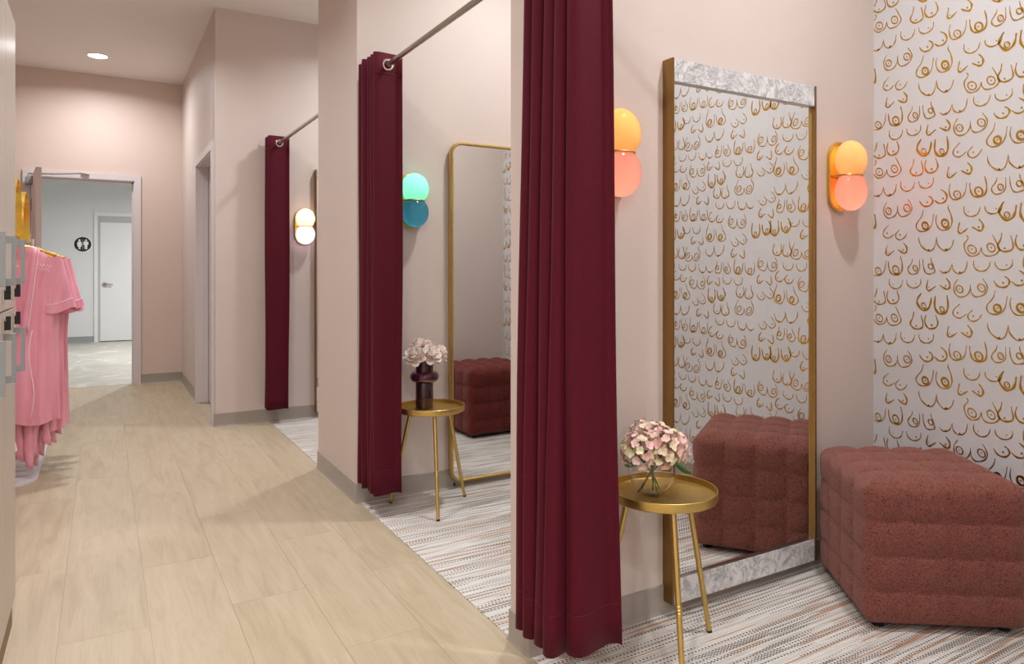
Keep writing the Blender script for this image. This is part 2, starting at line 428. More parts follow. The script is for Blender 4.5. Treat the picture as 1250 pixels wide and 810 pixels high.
# baseboards: rubber cove base with a rounded toe
def base_profile(h=.102, t=.005, toe=.012):
    return [(0, h), (t, h-.003), (t, .016), (t+.002, .008), (t+.005, .003), (toe, 0), (0, 0)]
def baseboard(name, pts, mat=M['taupe'], h=.102):
    """pts: floor polyline; cove side is on the LEFT of the walking direction"""
    prof = base_profile(h); P = [Vector((p[0], p[1], 0)) for p in pts]; n = len(P); vs = []; m = len(prof)
    for i in range(n):
        d0 = (P[i]-P[i-1]).normalized() if i else (P[1]-P[0]).normalized()
        d1 = (P[i+1]-P[i]).normalized() if i < n-1 else d0
        n0 = Vector((d0.y, -d0.x, 0)); n1 = Vector((d1.y, -d1.x, 0)); nn = (n0+n1).normalized(); k = 1/max(.5, nn.dot(n0))
        for u, z in prof: vs.append(P[i] + nn*u*k + Vector((0, 0, z)))
    fs = [(i*m+k, i*m+(k+1) % m, (i+1)*m+(k+1) % m, (i+1)*m+k) for i in range(n-1) for k in range(m)]
    fs += [tuple(range(m)), tuple((n-1)*m+k for k in range(m))]
    return struct(name, MB().add(vs, fs), mat, None, True)
def rc(x, y, r, a0, a1, n=5): return [(x+r*math.cos(a0+(a1-a0)*i/n), y+r*math.sin(a0+(a1-a0)*i/n)) for i in range(n+1)]
e = .0
baseboard('baseboard_first', [(XB, Y1A)][::-1] + [(XB, Y1A)][:0] + [(XP+.0, Y1A), (XP, Y1B), (XB, Y1B)] if False else [(XB, Y1B), (XP, Y1B), (XP, Y1A), (XB, Y1A)][::1])
baseboard('baseboard_second', [(XB, Y2B), (XP2, Y2B), (XP2, Y2A), (XB, Y2A)])
baseboard('baseboard_third', [(XC, Y3+.045), (XC, Y3), (XB, Y3)])
baseboard('baseboard_corridor', [(XL, YF), (FX0-.055, YF)])
baseboard('baseboard_far', [(FX1+.055, YF), (XC, YF), (XC, DY1+.055)])
for nm, a, b in (('baseboard_right_first', .2, Y1A), ('baseboard_right_second', Y1B, Y2A), ('baseboard_right_third', Y2B, Y3)):
    baseboard(nm, [(XB, b), (XB, a)])
baseboard('baseboard_back_room', [(-2.5, YR), (-.125, YR)], M['greybase'])

# door frames
def door_frame_y(name, x0, x1, yf, yb, zt, cw=.05, proud=.02):      # frame in a wall facing -Y
    t = MB()
    t.box(x0-cw, x0+.012, yf-proud, yf+.002, 0, zt+cw).box(x1-.012, x1+cw, yf-proud, yf+.002, 0, zt+cw).box(x0+.012, x1-.012, yf-proud, yf+.002, zt-.012, zt+cw)
    t.box(x0, x0+.02, yf, yb, 0, zt).box(x1-.02, x1, yf, yb, 0, zt).box(x0, x1, yf, yb, zt-.02, zt)
    t.box(x0+.02, x0+.034, yf+.055, yf+.09, 0, zt-.02).box(x1-.034, x1-.02, yf+.055, yf+.09, 0, zt-.02).box(x0+.02, x1-.02, yf+.055, yf+.09, zt-.034, zt-.02)
    return struct(name, t, M['frame'])
f1 = door_frame_y('trim_1', FX0, FX1, YF, YF+.12, DZ); f1['label'] = 'off white metal frame around the open doorway in the end wall'
pl = obj('strike_plate', MB().box(FX1-.0225, FX1-.0195, YF+.02, YF+.05, .98, 1.09), M['nickel'], f1, False)
t = MB(); cw = .05
t.box(XC-.02, XC+.002, DY0-.055, DY0+.012, 0, DZ+cw).box(XC-.02, XC+.002, DY1-.012, DY1+cw, 0, DZ+cw).box(XC-.02, XC+.002, DY0+.012, DY1-.012, DZ-.012, DZ+cw)
t.box(XC, XC+.12, DY0, DY0+.02, 0, DZ).box(XC, XC+.12, DY1-.02, DY1, 0, DZ).box(XC, XC+.12, DY0, DY1, DZ-.02, DZ)
t.box(XC+.045, XC+.085, DY1-.034, DY1-.02, 0, DZ-.02).box(XC+.045, XC+.085, DY0+.02, DY0+.034, 0, DZ-.02)
struct('trim_2', t, M['frame'], 'off white door frame beside the third fitting room')
d2 = struct('door_2', MB().box(XC+.088, XC+.12, DY0+.022, DY1-.022, .006, DZ-.022), M['frame'], 'flush door set back in the side doorway')
# restroom door and frame
RX0, RX1, RZ = -.07, .86, 2.035
t = MB().box(RX0-.055, RX0, YR-.02, YR, 0, RZ+.155).box(RX1, RX1+.055, YR-.02, YR, 0, RZ+.155).box(RX0, RX1, YR-.02, YR, RZ+.095, RZ+.155)
struct('trim_3', t, M['white_door'], 'white frame around the restroom door')
t = MB().box(RX0, RX0+.03, YR-.004, YR, 0, RZ+.095).box(RX0+.03, RX1, YR-.004, YR, RZ-.012, RZ+.095)
struct('trim_4', t, M['rabbet_shade'])  # rabbet beside and over the door, its shade put into the grey
d3 = struct('door_3', MB().box(RX0+.034, RX1-.004, YR-.014, YR-.001, .012, RZ-.012), M['white_door'], 'white flush restroom door with a lever handle')
hd = MB()
hd.tube([(.03, YR-.014, .97), (.03, YR-.026, .97)], .036, 20).tube([(.03, YR-.02, .97), (.03, YR-.065, .97), (.04, YR-.07, .97), (.15, YR-.07, .968)], .011, 10)
hh = obj('lever_handle', hd, M['nickel'], d3); hh['label'] = 'brushed metal lever handle'
struct('door_gap_shade', MB().box(RX0, RX1, YR-.003, YR, .0, .011), M['black_rubber'])  # dark strip drawn in for the shade in the gap below the door

# open door leaf, hinged on the left jamb of the end wall
hx, hy = FX0+.022, YF+.004; ang = math.radians(-84)
leafL, leafT = .885, .044
ux, uy = math.cos(ang), math.sin(ang); nx, ny = -uy, ux    # u along leaf, n to its +X side
def LP(u, n_, z): return (hx+ux*u+nx*n_, hy+uy*u+ny*n_, z)
def lbox(mb, u0, u1, n0, n1, z0, z1):
    return mb.add([LP(u, n_, z) for u in (u0, u1) for n_ in (n0, n1) for z in (z0, z1)], [(0,1,3,2), (4,6,7,5), (0,4,5,1), (2,3,7,6), (0,2,6,4), (1,5,7,3)])
d1 = obj('door_1', lbox(MB(), 0.01, leafL, 0, leafT, .008, 2.135), M['leafpaint'], None, False, .0015); d1['kind'] = 'structure'; d1['label'] = 'blush door leaf standing open, seen edge on'
cb = obj('closer_body', lbox(MB(), .04, .27, -.055, -.001, 2.045, 2.115), M['grey_metal'], d1, False, .004)
ca = MB().tube([LP(.16, -.03, 2.118), LP(.16, -.03, 2.15), LP(.25, .18, 2.152), (-.20, YF-.07, 2.19)], .008, 8).tube([(-.20, YF-.07, 2.19), (-.12, YF-.03, 2.185)], .009, 8)
ca.box(-.19, -.12, YF-.034, YF-.0195, 2.176, 2.192)
obj('closer_arm', ca, M['nickel'], d1)
for z in (1.86, 1.05, .25):
    obj('hinge', MB().tube([(hx-.002, hy-.012, z-.06), (hx-.002, hy-.012, z+.06)], .010, 8).add([LP(u, -.002, zz) for u in (.0, .03) for zz in (z-.06, z+.06)], [(0, 1, 3, 2)]), M['nickel'], d1)

# ------------------------------------------------------------------ ceiling lamps (their light lives here)
def downlight(x, y, z, power, label, r=.079, spread=140, group=None):
    t = thing('downlight', (x, y, z), label, 'ceiling light', group)
    ring = [(r, 0), (r+.012, 0), (r+.012, -.004), (r, -.006)]
    obj('trim_ring', MB().lathe(ring, 32, (x, y, z), closed=True), M['sign_white'], t)
    obj('lens', MB().lathe([(0, -.003), (r, -.003), (r, -.001), (0, -.001)], 32, (x, y, z)), M['lens'], t)
    ld = bpy.data.lights.new('lamp', 'AREA'); ld.shape = 'DISK'; ld.size = r*1.9; ld.energy = power; ld.color = LAMP_COL; ld.spread = math.radians(spread)
    lo = bpy.data.objects.new('lamp', ld); C.objects.link(lo); lo.location = (0, 0, -.012); lo.parent = t
    return t
downlight(-.04, 7.87, ZC, HALL_W, 'round recessed ceiling light near the corridor end wall', spread=160)
for y, nm in ((5.3, 'over the corridor beside the third fitting room'), (2.9, 'over the corridor beside the lockers'), (.6, 'over the corridor beside the nearest fitting room')):
    downlight(-.04, y, ZC, HALL_W, 'round recessed ceiling light ' + nm)
for y, nm in ((1.05, 'first'), (2.83, 'second'), (5.16, 'third')):
    downlight(2.02, y, ZC, STALL_W, 'round recessed ceiling light inside the %s fitting room' % nm, spread=152)
for x, side in ((-2.4, 'left side'), (.0, 'middle'), (2.0, 'right side')):  # unseen lamps added behind the camera to light the view from the front
    for y, row in ((-3.0, 'rear row'), (-1.3, 'front row')):
        downlight(x, y, ZC, SHOP_FILL_W, 'added fill lamp in the unseen shop ceiling behind the camera, %s of the %s' % (side, row), group='added fill lamps', spread=172)
downlight(1.2, 11.4, 2.75, BACK_W, 'round recessed ceiling light of the back hall', spread=170)

# ================================================================== WALLPAPER PRINT (flat foil line drawings)
def ray(u, v):
    a = (u-CX)/F; s, c = math.sin(YAW), math.cos(YAW)
    return s+a*c, c-a*s, (V0-v)/F
def onwall(u, v):
    x, y, z = ray(u, v); k = XB/x; return (y*k, CAMH+z*k)
c1 = lambda x, y: onwall(1060+x/8.1, y/8.1)
c2 = lambda x, y: onwall(1150+x/8.1, y/8.1)
c3 = lambda x, y: onwall(1060+x/6.23, 90+y/6.23)
TH, MD, TK = .0024, .0032, .0044      # half widths of the pen strokes
def ring(x, y, rx, ry, w): return ('o', x, y, rx, ry, w)
def dot(x, y, r): return ('d', x, y, r)
T = {
 'ring_bell': (c1, [([(62,152),(76,178),(45,240),(60,305),(100,328),(150,300),(172,258),(180,225)], TH), ([(180,228),(188,270),(225,290),(285,262),(322,205),(300,150),(265,90)], TH)],
    [ring(107,265,34,36,TH), ring(257,207,32,36,TH), dot(105,265,7), dot(257,207,7)]),
 'bell': (c1, [([(445,90),(435,150),(410,215),(430,245),(470,250),(520,222),(536,180),(517,95)], MD), ([(565,75),(552,140),(570,185),(605,197),(660,165),(682,110),(660,40)], MD)],
    [dot(467,222,9), dot(621,155,11)]),
 'peak': (c1, [([(38,505),(60,520),(90,518),(125,480),(145,415)], TH), ([(145,430),(155,475),(195,495),(240,465),(262,420),(270,360)], TH)],
    [dot(90,512,10), dot(208,480,11)]),
 'cup': (c1, [([(315,340),(312,385),(330,415),(370,424),(415,400),(440,360),(450,315)], TH), ([(490,300),(497,342),(540,362),(595,340),(630,295),(633,243)], TH)],
    [dot(350,386,5), dot(585,307,7)]),
 'crescent': (c1, [([(500,475),(525,508),(560,518),(605,500),(632,455),(618,422),(590,412)], MD), ([(648,440),(690,462),(740,445),(772,395),(755,345),(710,322)], MD)],
    [dot(578,472,9), dot(733,408,10)]),
 'ring_peak': (c1, [([(180,545),(150,610),(155,675),(195,702),(250,675),(280,620),(285,562)], TH), ([(285,590),(295,640),(330,662),(390,630),(424,575),(418,525),(385,480)], TH)],
    [ring(195,632,28,32,TH), ring(377,568,32,34,TH), dot(195,632,6), dot(377,568,6)]),
 'big_bell': (c1, [([(537,560),(520,630),(472,710),(470,760),(515,782),(580,755),(620,690),(637,585)], TH), ([(670,585),(660,650),(680,708),(725,730),(790,700),(820,630),(805,550),(780,500),(785,470)], TH)],
    [ring(555,718,30,34,MD+.0008), ring(752,658,34,38,MD+.0012), dot(555,716,8), dot(750,658,8)]),
 'tick': (c2, [([(60,90),(45,175),(68,197),(100,170),(140,128)], MD), ([(245,12),(282,48),(285,90),(262,122),(225,120),(180,105)], TK-.0008)],
    [dot(70,162,6), dot(243,92,10)]),
 'ring_cup': (c2, [([(75,255),(62,320),(78,385),(115,404),(180,375),(220,310),(235,210)], TH), ([(265,210),(270,270),(290,320),(325,335),(390,318),(428,265),(430,180),(410,115)], MD)],
    [ring(143,347,34,36,TH), ring(355,277,38,42,MD), dot(143,347,8), dot(353,277,9)]),
 'ring_loop': (c2, [([(555,95),(545,140),(503,210),(510,250),(550,266),(610,235),(640,180),(640,80)], TH), ([(680,65),(685,130),(705,190),(740,208),(790,190),(825,160),(810,100),(785,60),(778,20)], TH)],
    [ring(590,188,28,30,TH), ring(775,118,28,28,TH), dot(588,188,6)]),
 'thick_cup': (c2, [([(672,320),(630,390),(628,450),(690,500),(755,465),(785,400),(795,330)], TK), ([(845,300),(835,400),(855,455),(905,480),(975,440),(1000,360),(985,250)], TK)],
    [ring(702,447,27,28,TH), ring(925,425,27,28,TH), dot(702,447,5), dot(925,425,5)]),
 'curl': (c3, [([(155,30),(120,75),(112,115),(145,132),(175,112),(197,88)], TH), ([(235,50),(207,90),(212,120),(242,127),(275,100),(295,62)], TH)],
    [dot(140,97,7), dot(240,90,6)]),
 'big_peak': (c3, [([(375,90),(378,125),(400,160),(450,182),(490,150),(510,65)], TH), ([(510,80),(520,125),(570,157),(620,120),(640,60)], TH)],
    [dot(450,175,9), dot(582,147,10)]),
}
PL = [(92,18,'ring_bell'), (275,12,'bell'), (450,30,'tick'), (690,-12,'big_peak'), (80,132,'peak'), (240,104,'cup'), (320,168,'crescent'), (490,120,'ring_cup'), (690,100,'ring_loop'),
      (145,222,'ring_peak'), (325,270,'big_bell'), (565,228,'cup'), (740,235,'thick_cup'), (505,308,'tick'), (133,338,'curl'), (335,394,'big_peak'), (560,402,'ring_bell'),
      (722,385,'bell'), (138,420,'tick'), (90,505,'ring_cup'), (262,505,'ring_loop'), (420,512,'peak'), (615,502,'cup'), (700,568,'crescent'), (180,592,'cup'), (345,595,'tick'),
      (-28,292,'thick_cup'), (872,122,'tick'), (868,20,'curl'), (862,480,'ring_peak'), (890,590,'tick'), (885,690,'curl'), (505,612,'ring_peak'), (690,680,'big_bell'), (88,655,'bell'), (318,690,'thick_cup'), (490,735,'curl')]
PW, PH = .745, .634
def motif_strokes(tp):
    cf, strokes, marks = T[tp]
    S_ = [([cf(*p) for p in P], w_) for P, w_ in strokes]
    allp = [p for P, _ in S_ for p in P]
    cy = (min(p[0] for p in allp)+max(p[0] for p in allp))/2; cz = (min(p[1] for p in allp)+max(p[1] for p in allp))/2
    out = []; dots = []
    for P, w_ in S_: out.append(([(q.x-cy, q.y-cz) for q in spline([(a, b) for a, b in P], 5)], w_, False))
    for mk in marks:
        if mk[0] == 'o':
            _, x, y, rx, ry, w_ = mk
            P = [cf(x+rx*math.cos(2*PI*k/16), y+ry*math.sin(2*PI*k/16)) for k in range(16)]
            out.append(([(a-cy, b-cz) for a, b in P], w_, True))
        else:
            _, x, y, r = mk
            P = [cf(x+r*math.cos(2*PI*k/9), y+r*math.sin(2*PI*k/9)) for k in range(9)]
            dots.append([(a-cy, b-cz) for a, b in P])
    return out, dots
MS = {k: motif_strokes(k) for k in T}
def foil(ya, yb, za, zb, xf):
    vs, fs = [], []
    for x, y, tp in PL:
        cy, cz = onwall(1060+x/4.053, 200+y/4.053)
        st, dots = MS[tp]
        for iy in range(-6, 8):
            oy = cy - iy*PW
            if oy < ya-.2 or oy > yb+.2: continue
            for iz in range(-5, 6):
                oz = cz + iz*PH
                if oz < za-.2 or oz > zb+.2: continue
                def inside(p): return ya < p[0]+oy < yb and za < p[1]+oz < zb
                for P, w_, closed in st:
                    n = len(P); o = len(vs); ok = []
                    for i in range(n):
                        a = P[(i-1) % n] if (i or closed) else P[i]; b = P[(i+1) % n] if (i < n-1 or closed) else P[i]
                        dx, dz = b[0]-a[0], b[1]-a[1]; l = math.hypot(dx, dz) or 1
                        ww = w_*(1 if closed else (.55+.45*min(1, 4*min(i, n-1-i)/n))) * (1+.22*math.sin(i*.8+oy*30))
                        nx_, nz_ = -dz/l*ww, dx/l*ww
                        vs += [(xf, P[i][0]+oy+nx_, P[i][1]+oz+nz_), (xf, P[i][0]+oy-nx_, P[i][1]+oz-nz_)]
                        ok.append(inside(P[i]))
                    for i in range(n if closed else n-1):
                        j = (i+1) % n
                        if ok[i] and ok[j]: fs.append((o+2*i, o+2*i+1, o+2*j+1, o+2*j))
                for D in dots:
                    if all(inside(p) for p in D):
                        o = len(vs); vs += [(xf, p[0]+oy, p[1]+oz) for p in D]; fs.append(tuple(range(o, o+len(D))))
    return MB().add(vs, fs)
wall_r = bpy.data.objects['wall_right']
for ya, yb in ((.2, Y1A-.002), (Y1B+.002, Y2A-.002)):
    mb = foil(ya, yb, .103, ZC, XB-.0008)
    o = obj('gold_print', mb, M['foil'], wall_r, False, weld=False); o['kind'] = 'stuff'
    o['label'] = 'gold foil line drawings printed on the wallpaper'

# ================================================================== CARPETS
for ya, yb, nm in ((.2, Y1A, 'nearest'), (Y1B, Y2A, 'second'), (Y2B, Y3, 'third')):
    o = obj('carpet', MB().box(XP+.001, XB-.001, ya+.001, yb-.001, -.006, .002), M['carpet'], None, False)
    setp(o, 'striped grey and tan loop carpet on the floor of the %s fitting room' % nm, 'carpet')

# ================================================================== LOCKERS
def locker(y0, y1, label):
    x0, x1 = -.76, -.26
    t = thing('locker', ((x0+x1)/2, (y0+y1)/2, 0), label, 'locker')
    g = .0015
    obj('body', MB().box(x0, x1-.019, y0+.0005, y1-.0005, .075, 2.06), M['laminate'], t, False)
    obj('plinth', MB().box(x0, x1-.004, y0+.0005, y1-(.06 if y1 > 3 else .0005), 0, .0745), M['brown_toe'], t, False)
    for z0, z1, up in ((.078, 1.073, 0), (1.078, 2.058, 1)):
        d = obj('door', MB().box(x1-.018, x1, y0+g, y1-g, z0, z1), M['laminate'], t, False, .001)
        ha, hb = ((1.155, 1.306) if up else (.857, 1.008)); hy_ = y1-.05
        h = MB().prism([(x1, ha), (x1+.031, ha), (x1+.031, hb), (x1, hb), (x1, hb-.021), (x1+.020, hb-.021), (x1+.020, ha+.021), (x1, ha+.021)], 'y', hy_-.009, hy_+.009)
        h = obj('pull_handle', h, M['grey_metal'], d, False); h['label'] = 'square grey metal pull handle'
        lz = 1.128 if up else 1.036; ly = y1-.085
        k = obj('lock', MB().box(x1, x1+.006, ly-.014, ly+.014, lz-.026, lz+.02), M['grommet'], d, False, .001)
        kk = MB().prism([(x1+.006, lz-.012), (x1+.019, lz-.012), (x1+.019, lz+.024), (x1+.012, lz+.024), (x1+.012, lz+.010), (x1+.006, lz+.010)], 'y', ly-.008, ly+.012)
        obj('lock_lever', kk, M['black'], d, False, .003)
    return t
locker(2.75, 3.04, 'ash laminate locker column at the far end of the row, beside the robes')
locker(2.46, 2.75, 'ash laminate locker column, second from the far end of the row')
locker(2.17, 2.46, 'ash laminate locker column, third from the far end of the row')

# ================================================================== CURTAINS AND RODS
RX, RZ_ = 1.19, 2.20
def rod(ya, yb, label):
    t = thing('curtain_rod', (RX, (ya+yb)/2, RZ_), label, 'curtain rod')
    obj('rod', MB().tube([(RX, ya, RZ_), (RX, yb, RZ_)], .0125, 16), M['nickel'], t)
    for y, s in ((ya, 1), (yb, -1)):
        obj('wall_flange', MB().tube([(RX, y, RZ_), (RX, y+s*.006, RZ_), (RX, y+s*.02, RZ_)], [.03, .03, .016], 20), M['nickel'], t)
rod(.2, Y1A, 'brushed nickel curtain rod across the nearest fitting room opening')
rod(Y1B, Y2A, 'brushed nickel curtain rod across the middle fitting room opening')
rod(Y2B, Y3, 'brushed nickel curtain rod across the far fitting room opening')

def curtain(yf, yb, top, bot, ztop, zbot, n, seed, label, backin=.0, bulge=.0):
    """n half waves from the leading panel (at yf) back to the wall (yb); top/bot = (x left, x right)"""
    rnd = random.Random(seed)
    amp = [1.0] + [1-.22*rnd.random() for _ in range(n+2)]; jit = [rnd.uniform(-.006, .006) for _ in range(n+2)]
    ph = [rnd.uniform(-1, 1) for _ in range(n+2)]
    t = thing('curtain', (RX, (yf+yb)/2, zbot), label, 'curtain')
    per = 12; NU = n*per; NV = 26
    def pt(s, z):
        f = (ztop-z)/(ztop-zbot); xl = top[0]+(bot[0]-top[0])*f; xr = top[1]+(bot[1]-top[1])*f
        k = min(int(s), n-1); fr = s-k
        a = amp[k]*(1-fr)+amp[k+1]*fr
        c = math.cos(PI*s); c = math.copysign(abs(c)**.8, c)
        xm, hw = (xl+xr)/2, (xr-xl)/2
        keep = max(0, 1-s/2.2)                      # leading panel follows bot exactly, folds behind stay put
        x0 = (top[0]+top[1])/2; xm = xm*keep + (x0-backin*f)*(1-keep)
        x = xm + hw*a*c + (.006*math.sin(3.1*z+ph[k]*3)*f)
        y = yf + (yb-yf)*s/n + .010*math.sin(2*PI*s)*(1+.6*f) + jit[k]*(1-fr)*f + jit[k+1]*fr*f
        y -= bulge*f*max(0, 1-s/3)
        return (x, y, z)
    obj('cloth', MB().grid(lambda u, v: pt(u*n, ztop+(zbot-ztop)*v), NU, NV), M['velvet'], t, 'all', weld=False, solid=.004)
    zs = zbot+.115
    obj('hem_stitch', MB().grid(lambda u, v: pt(u*n, zs-.0015+.003*v), NU, 1), M['velvet_seam'], t, 'all', weld=False, solid=.0052)
    zt = ztop-.1
    obj('header_stitch', MB().grid(lambda u, v: pt(u*n, zt-.003+.005*v), NU, 1), M['velvet_seam'], t, 'all', weld=False, solid=.0065)
    for k in range(n):
        p = pt(k+.5, RZ_)
        g = MB(); path = [(RX+.0245*math.cos(2*PI*i/28), p[1], RZ_+.0245*math.sin(2*PI*i/28)) for i in range(28)]
        g.tube(path, .0062, 10, closed=True)
        obj('grommet', g, M['grommet'], t)
    return t
curtain(1.60, 1.865, (1.098, 1.222), (1.160, 1.280), 2.255, .125, 9, 3, 'nearest burgundy curtain, gathered at the wall and running out of the top of view', .04, -.03)
curtain(3.315, 3.585, (1.112, 1.258), (1.112, 1.256), 2.255, .118, 11, 5, 'middle burgundy curtain, gathered beside the table with peonies')
curtain(5.79, 5.925, (1.105, 1.262), (1.095, 1.258), 2.255, .118, 5, 8, 'burgundy curtain farthest away, in front of the white globe lamp')

# ================================================================== SCONCES
def sconce(xc, yw, zc, ctop, cbot, ptop, pbot, label, ltop, lbot):
    t = thing('wall_sconce', (xc, yw, zc), label, 'wall lamp')
    h = .289
    pl_ = MB().prism([(xc+a, zc+b) for a, b in stadium(.146, h)], 'y', yw-.006, yw)
    rim = MB(); P = [(xc+a, yw-.012, zc+b) for a, b in stadium(.140, h-.006)]
    obj('back_plate', pl_, M['gold'], t)
    rim.tube(P, .006, 8, closed=True); obj('plate_rim', rim, M['brass'], t)
    rx, ry, rz, cz = .0755, .056, .081, .0635
    for s, col, nm, pw, lab in ((1, ctop, 'upper', ptop, ltop), (-1, cbot, 'lower', pbot, lbot)):
        a0 = math.asin((cz-.001)/rz); prof = []
        for i in range(19):
            a = -a0 + (PI/2+a0)*i/18; prof.append((max(0, rx*math.cos(a)), s*(cz+rz*math.sin(a))))
        g = MB().lathe(prof[:-1]+[(0, prof[-1][1])], 40, (xc, yw-.064, zc), 1, ry/rx)
        g.f = [f for f in g.f if len(f) <= 4]
        o = obj('globe', g, mk_globe('%s_globe_glass' % nm, col), t, 'all'); o['label'] = lab
        ld = bpy.data.lights.new('bulb', 'POINT'); ld.energy = pw*.14; ld.shadow_soft_size = .012; ld.color = (1, .96, .9)
        lo = bpy.data.objects.new('bulb', ld); C.objects.link(lo); lo.location = (0, -.056, s*(cz+.022)); lo.parent = t
    jr = rx*math.cos(math.asin((cz-.001)/rz))+.003
    band = MB().tube([(xc+jr*math.cos(2*PI*i/32), yw-.064+(jr*ry/rx*1.1)*math.sin(2*PI*i/32), zc) for i in range(32)], .0036, 8, closed=True)
    band.tube([(xc-jr+.001, yw-.064, zc), (xc-.058, yw-.012, zc)], .0036, 8)
    obj('band', band, M['brass'], t)
OR, PK = (250, 178, 112), (250, 150, 126)
sconce(2.648, Y1A, 1.592, OR, PK, 1.5, 1.5, 'orange and coral double globe wall lamp right of the marble framed mirror', 'amber orange glass globe', 'coral pink glass globe')
sconce(1.450, Y1A, 1.585, (252, 180, 106), (252, 154, 134), 1.5, 1.3, 'orange and coral double globe wall lamp half hidden by the nearest curtain', 'amber orange glass globe', 'coral pink glass globe')
sconce(1.424, Y2A, 1.574, (136, 238, 198), (52, 120, 142), 2.2, .9, 'mint and teal double globe wall lamp above the table with peonies', 'mint green glass globe', 'teal blue glass globe')
sconce(1.412, Y3, 1.560, (255, 232, 196), (236, 220, 255), 2.6, 2.6, 'white and lavender double globe wall lamp beside the farthest curtain', 'cream white glass globe', 'lavender white glass globe')

# ================================================================== MIRRORS
def marble_mirror(x0, x1, yw, z0, z1, label):
    t = thing('wall_mirror', ((x0+x1)/2, yw, z0), label, 'mirror')
    yf = yw-.049
    obj('side_panel', MB().box(x0, x0+.008, yf-.003, yw, z0, z1), M['brass_dark'], t, False, .0008)
    obj('side_panel', MB().box(x1-.008, x1, yf-.003, yw, z0, z1), M['brass_dark'], t, False, .0008)
    a, b = x0+.0085, x1-.0085
    for za, zb in ((z1-.080, z1-.002), (z0, z0+.086)):
        obj('marble_rail', MB().box(a, b, yf, yw-.012, za, zb), M['marble'], t, False, .0012)
    obj('glass', MB().box(a, b, yw-.036, yw-.030, z0+.0865, z1-.0805), M['mirror'], t, False)
    obj('backing_board', MB().box(a, b, yw-.0295, yw-.001, z0+.087, z1-.081), M['dark_void'], t, False)
    for zz in (z0+.0868, z1-.0828):
        obj('inner_trim', MB().box(a, b, yw-.047, yw-.0365, zz, zz+.002), M['nickel'], t, False)
marble_mirror(1.687, 2.447, Y1A, .046, 1.936, 'tall mirror in marble and brass beside the orange lamp, reflecting the ottoman')
marble_mirror(1.498, 2.262, Y3, .046, 2.03, 'brass edged mirror mostly hidden behind the wide pier, beside the white lamp')

def tube_mirror(x0, x1, yw, z0, z1, label):
    t = thing('wall_mirror', ((x0+x1)/2, yw, z0), label, 'mirror')
    P = rrect(x0+.008, x1-.008, z0+.008, z1-.008, .06, 8); n = len(P)
    pi = rrect(x0+.016, x1-.016, z0+.016, z1-.016, .052, 8); po = rrect(x0, x1, z0, z1, .068, 8)
    ya, yb = yw-.038, yw-.004
    vs = []; 
    for (a, b), (c, d) in zip(po, pi):
        vs += [(a, yb, b), (a, ya+.005, b), ((a*.7+c*.3), ya, (b*.7+d*.3)), ((a*.3+c*.7), ya, (b*.3+d*.7)), (c, ya+.005, d), (c, yb, d)]
    fs = [(i*6+k, i*6+(k+1) % 6, ((i+1) % n)*6+(k+1) % 6, ((i+1) % n)*6+k) for i in range(n) for k in range(6)]
    obj('frame', MB().add(vs, fs), M['brass'], t)
    obj('glass', MB().prism(rrect(x0+.0165, x1-.0165, z0+.0165, z1-.0165, .051, 8), 'y', yw-.028, yw-.022), M['mirror'], t, False)
    obj('backing_board', MB().prism(rrect(x0+.018, x1-.018, z0+.018, z1-.018, .05, 8), 'y', yw-.0215, yw-.001), M['dark_void'], t, False)
    obj('wall_bumper', MB().tube([(x0+.02, yw-.034, z0-.014), (x0+.02, yw-.034, z0+.002)], .007, 10), M['black'], t)
    t.rotation_euler = (0, 0, math.radians(.9)); t.location = ((x0+x1)/2, yw-.007, z0)
tm = tube_mirror(1.640, 2.405, Y2A, .034, 1.912, 'tall mirror with a thin round cornered brass frame, behind the peonies')

# ================================================================== SIDE TABLES
def side_table(cx, cy, a0, label, r_foot=.222):
    t = thing('side_table', (cx, cy, 0), label, 'side table')
    zt = .520; R = .169
    prof = [(0, .490), (R-.006, .490), (R-.002, .492), (R, .496), (R, zt-.001), (R-.0012, zt), (R-.0030, zt-.001), (R-.0030, .500), (R-.008, .4965), (0, .4965)]
    obj('tray', MB().lathe(prof, 72, (cx, cy, 0)), M['brass'], t)
    for k in range(3):
        a = a0 + k*2*PI/3; ca, sa = math.cos(a), math.sin(a)
        q = lambda f: (cx+ca*(.112+(r_foot-.112)*f), cy+sa*(.112+(r_foot-.112)*f), .489+(.010-.489)*f)
        lg = obj('leg', MB().tube([q(0), q(.5), q(1)], [.0098, .0092, .0082], 16), M['brass'], t)
        rg = MB()
        for f in (.555, .575, .595):
            p = Vector(q(f)); d = (Vector(q(1))-Vector(q(0))).normalized()
            rg.tube([p-d*.003, p, p+d*.003], [.0092, .0104, .0092], 16)
        obj('groove_ring', rg, M['brass'], lg)
        p0, p1 = Vector(q(1)), Vector(q(1.02)); p1.z = .0025
        obj('foot_cap', MB().tube([p0, p1], .0088, 14), M['black_rubber'], lg)
        obj('leg_socket', MB().tube([(q(0)[0], q(0)[1], .4898), (q(0)[0], q(0)[1], .483)], .016, 16), M['brass'], lg)
    return t
side_table(1.515, 1.715, math.radians(4), 'brass tripod tray table with hydrangeas, beside the marble framed mirror', .215)
side_table(1.438, 3.378, math.radians(15.3), 'brass tripod tray table with peonies, in front of the middle fitting room wall', .222)

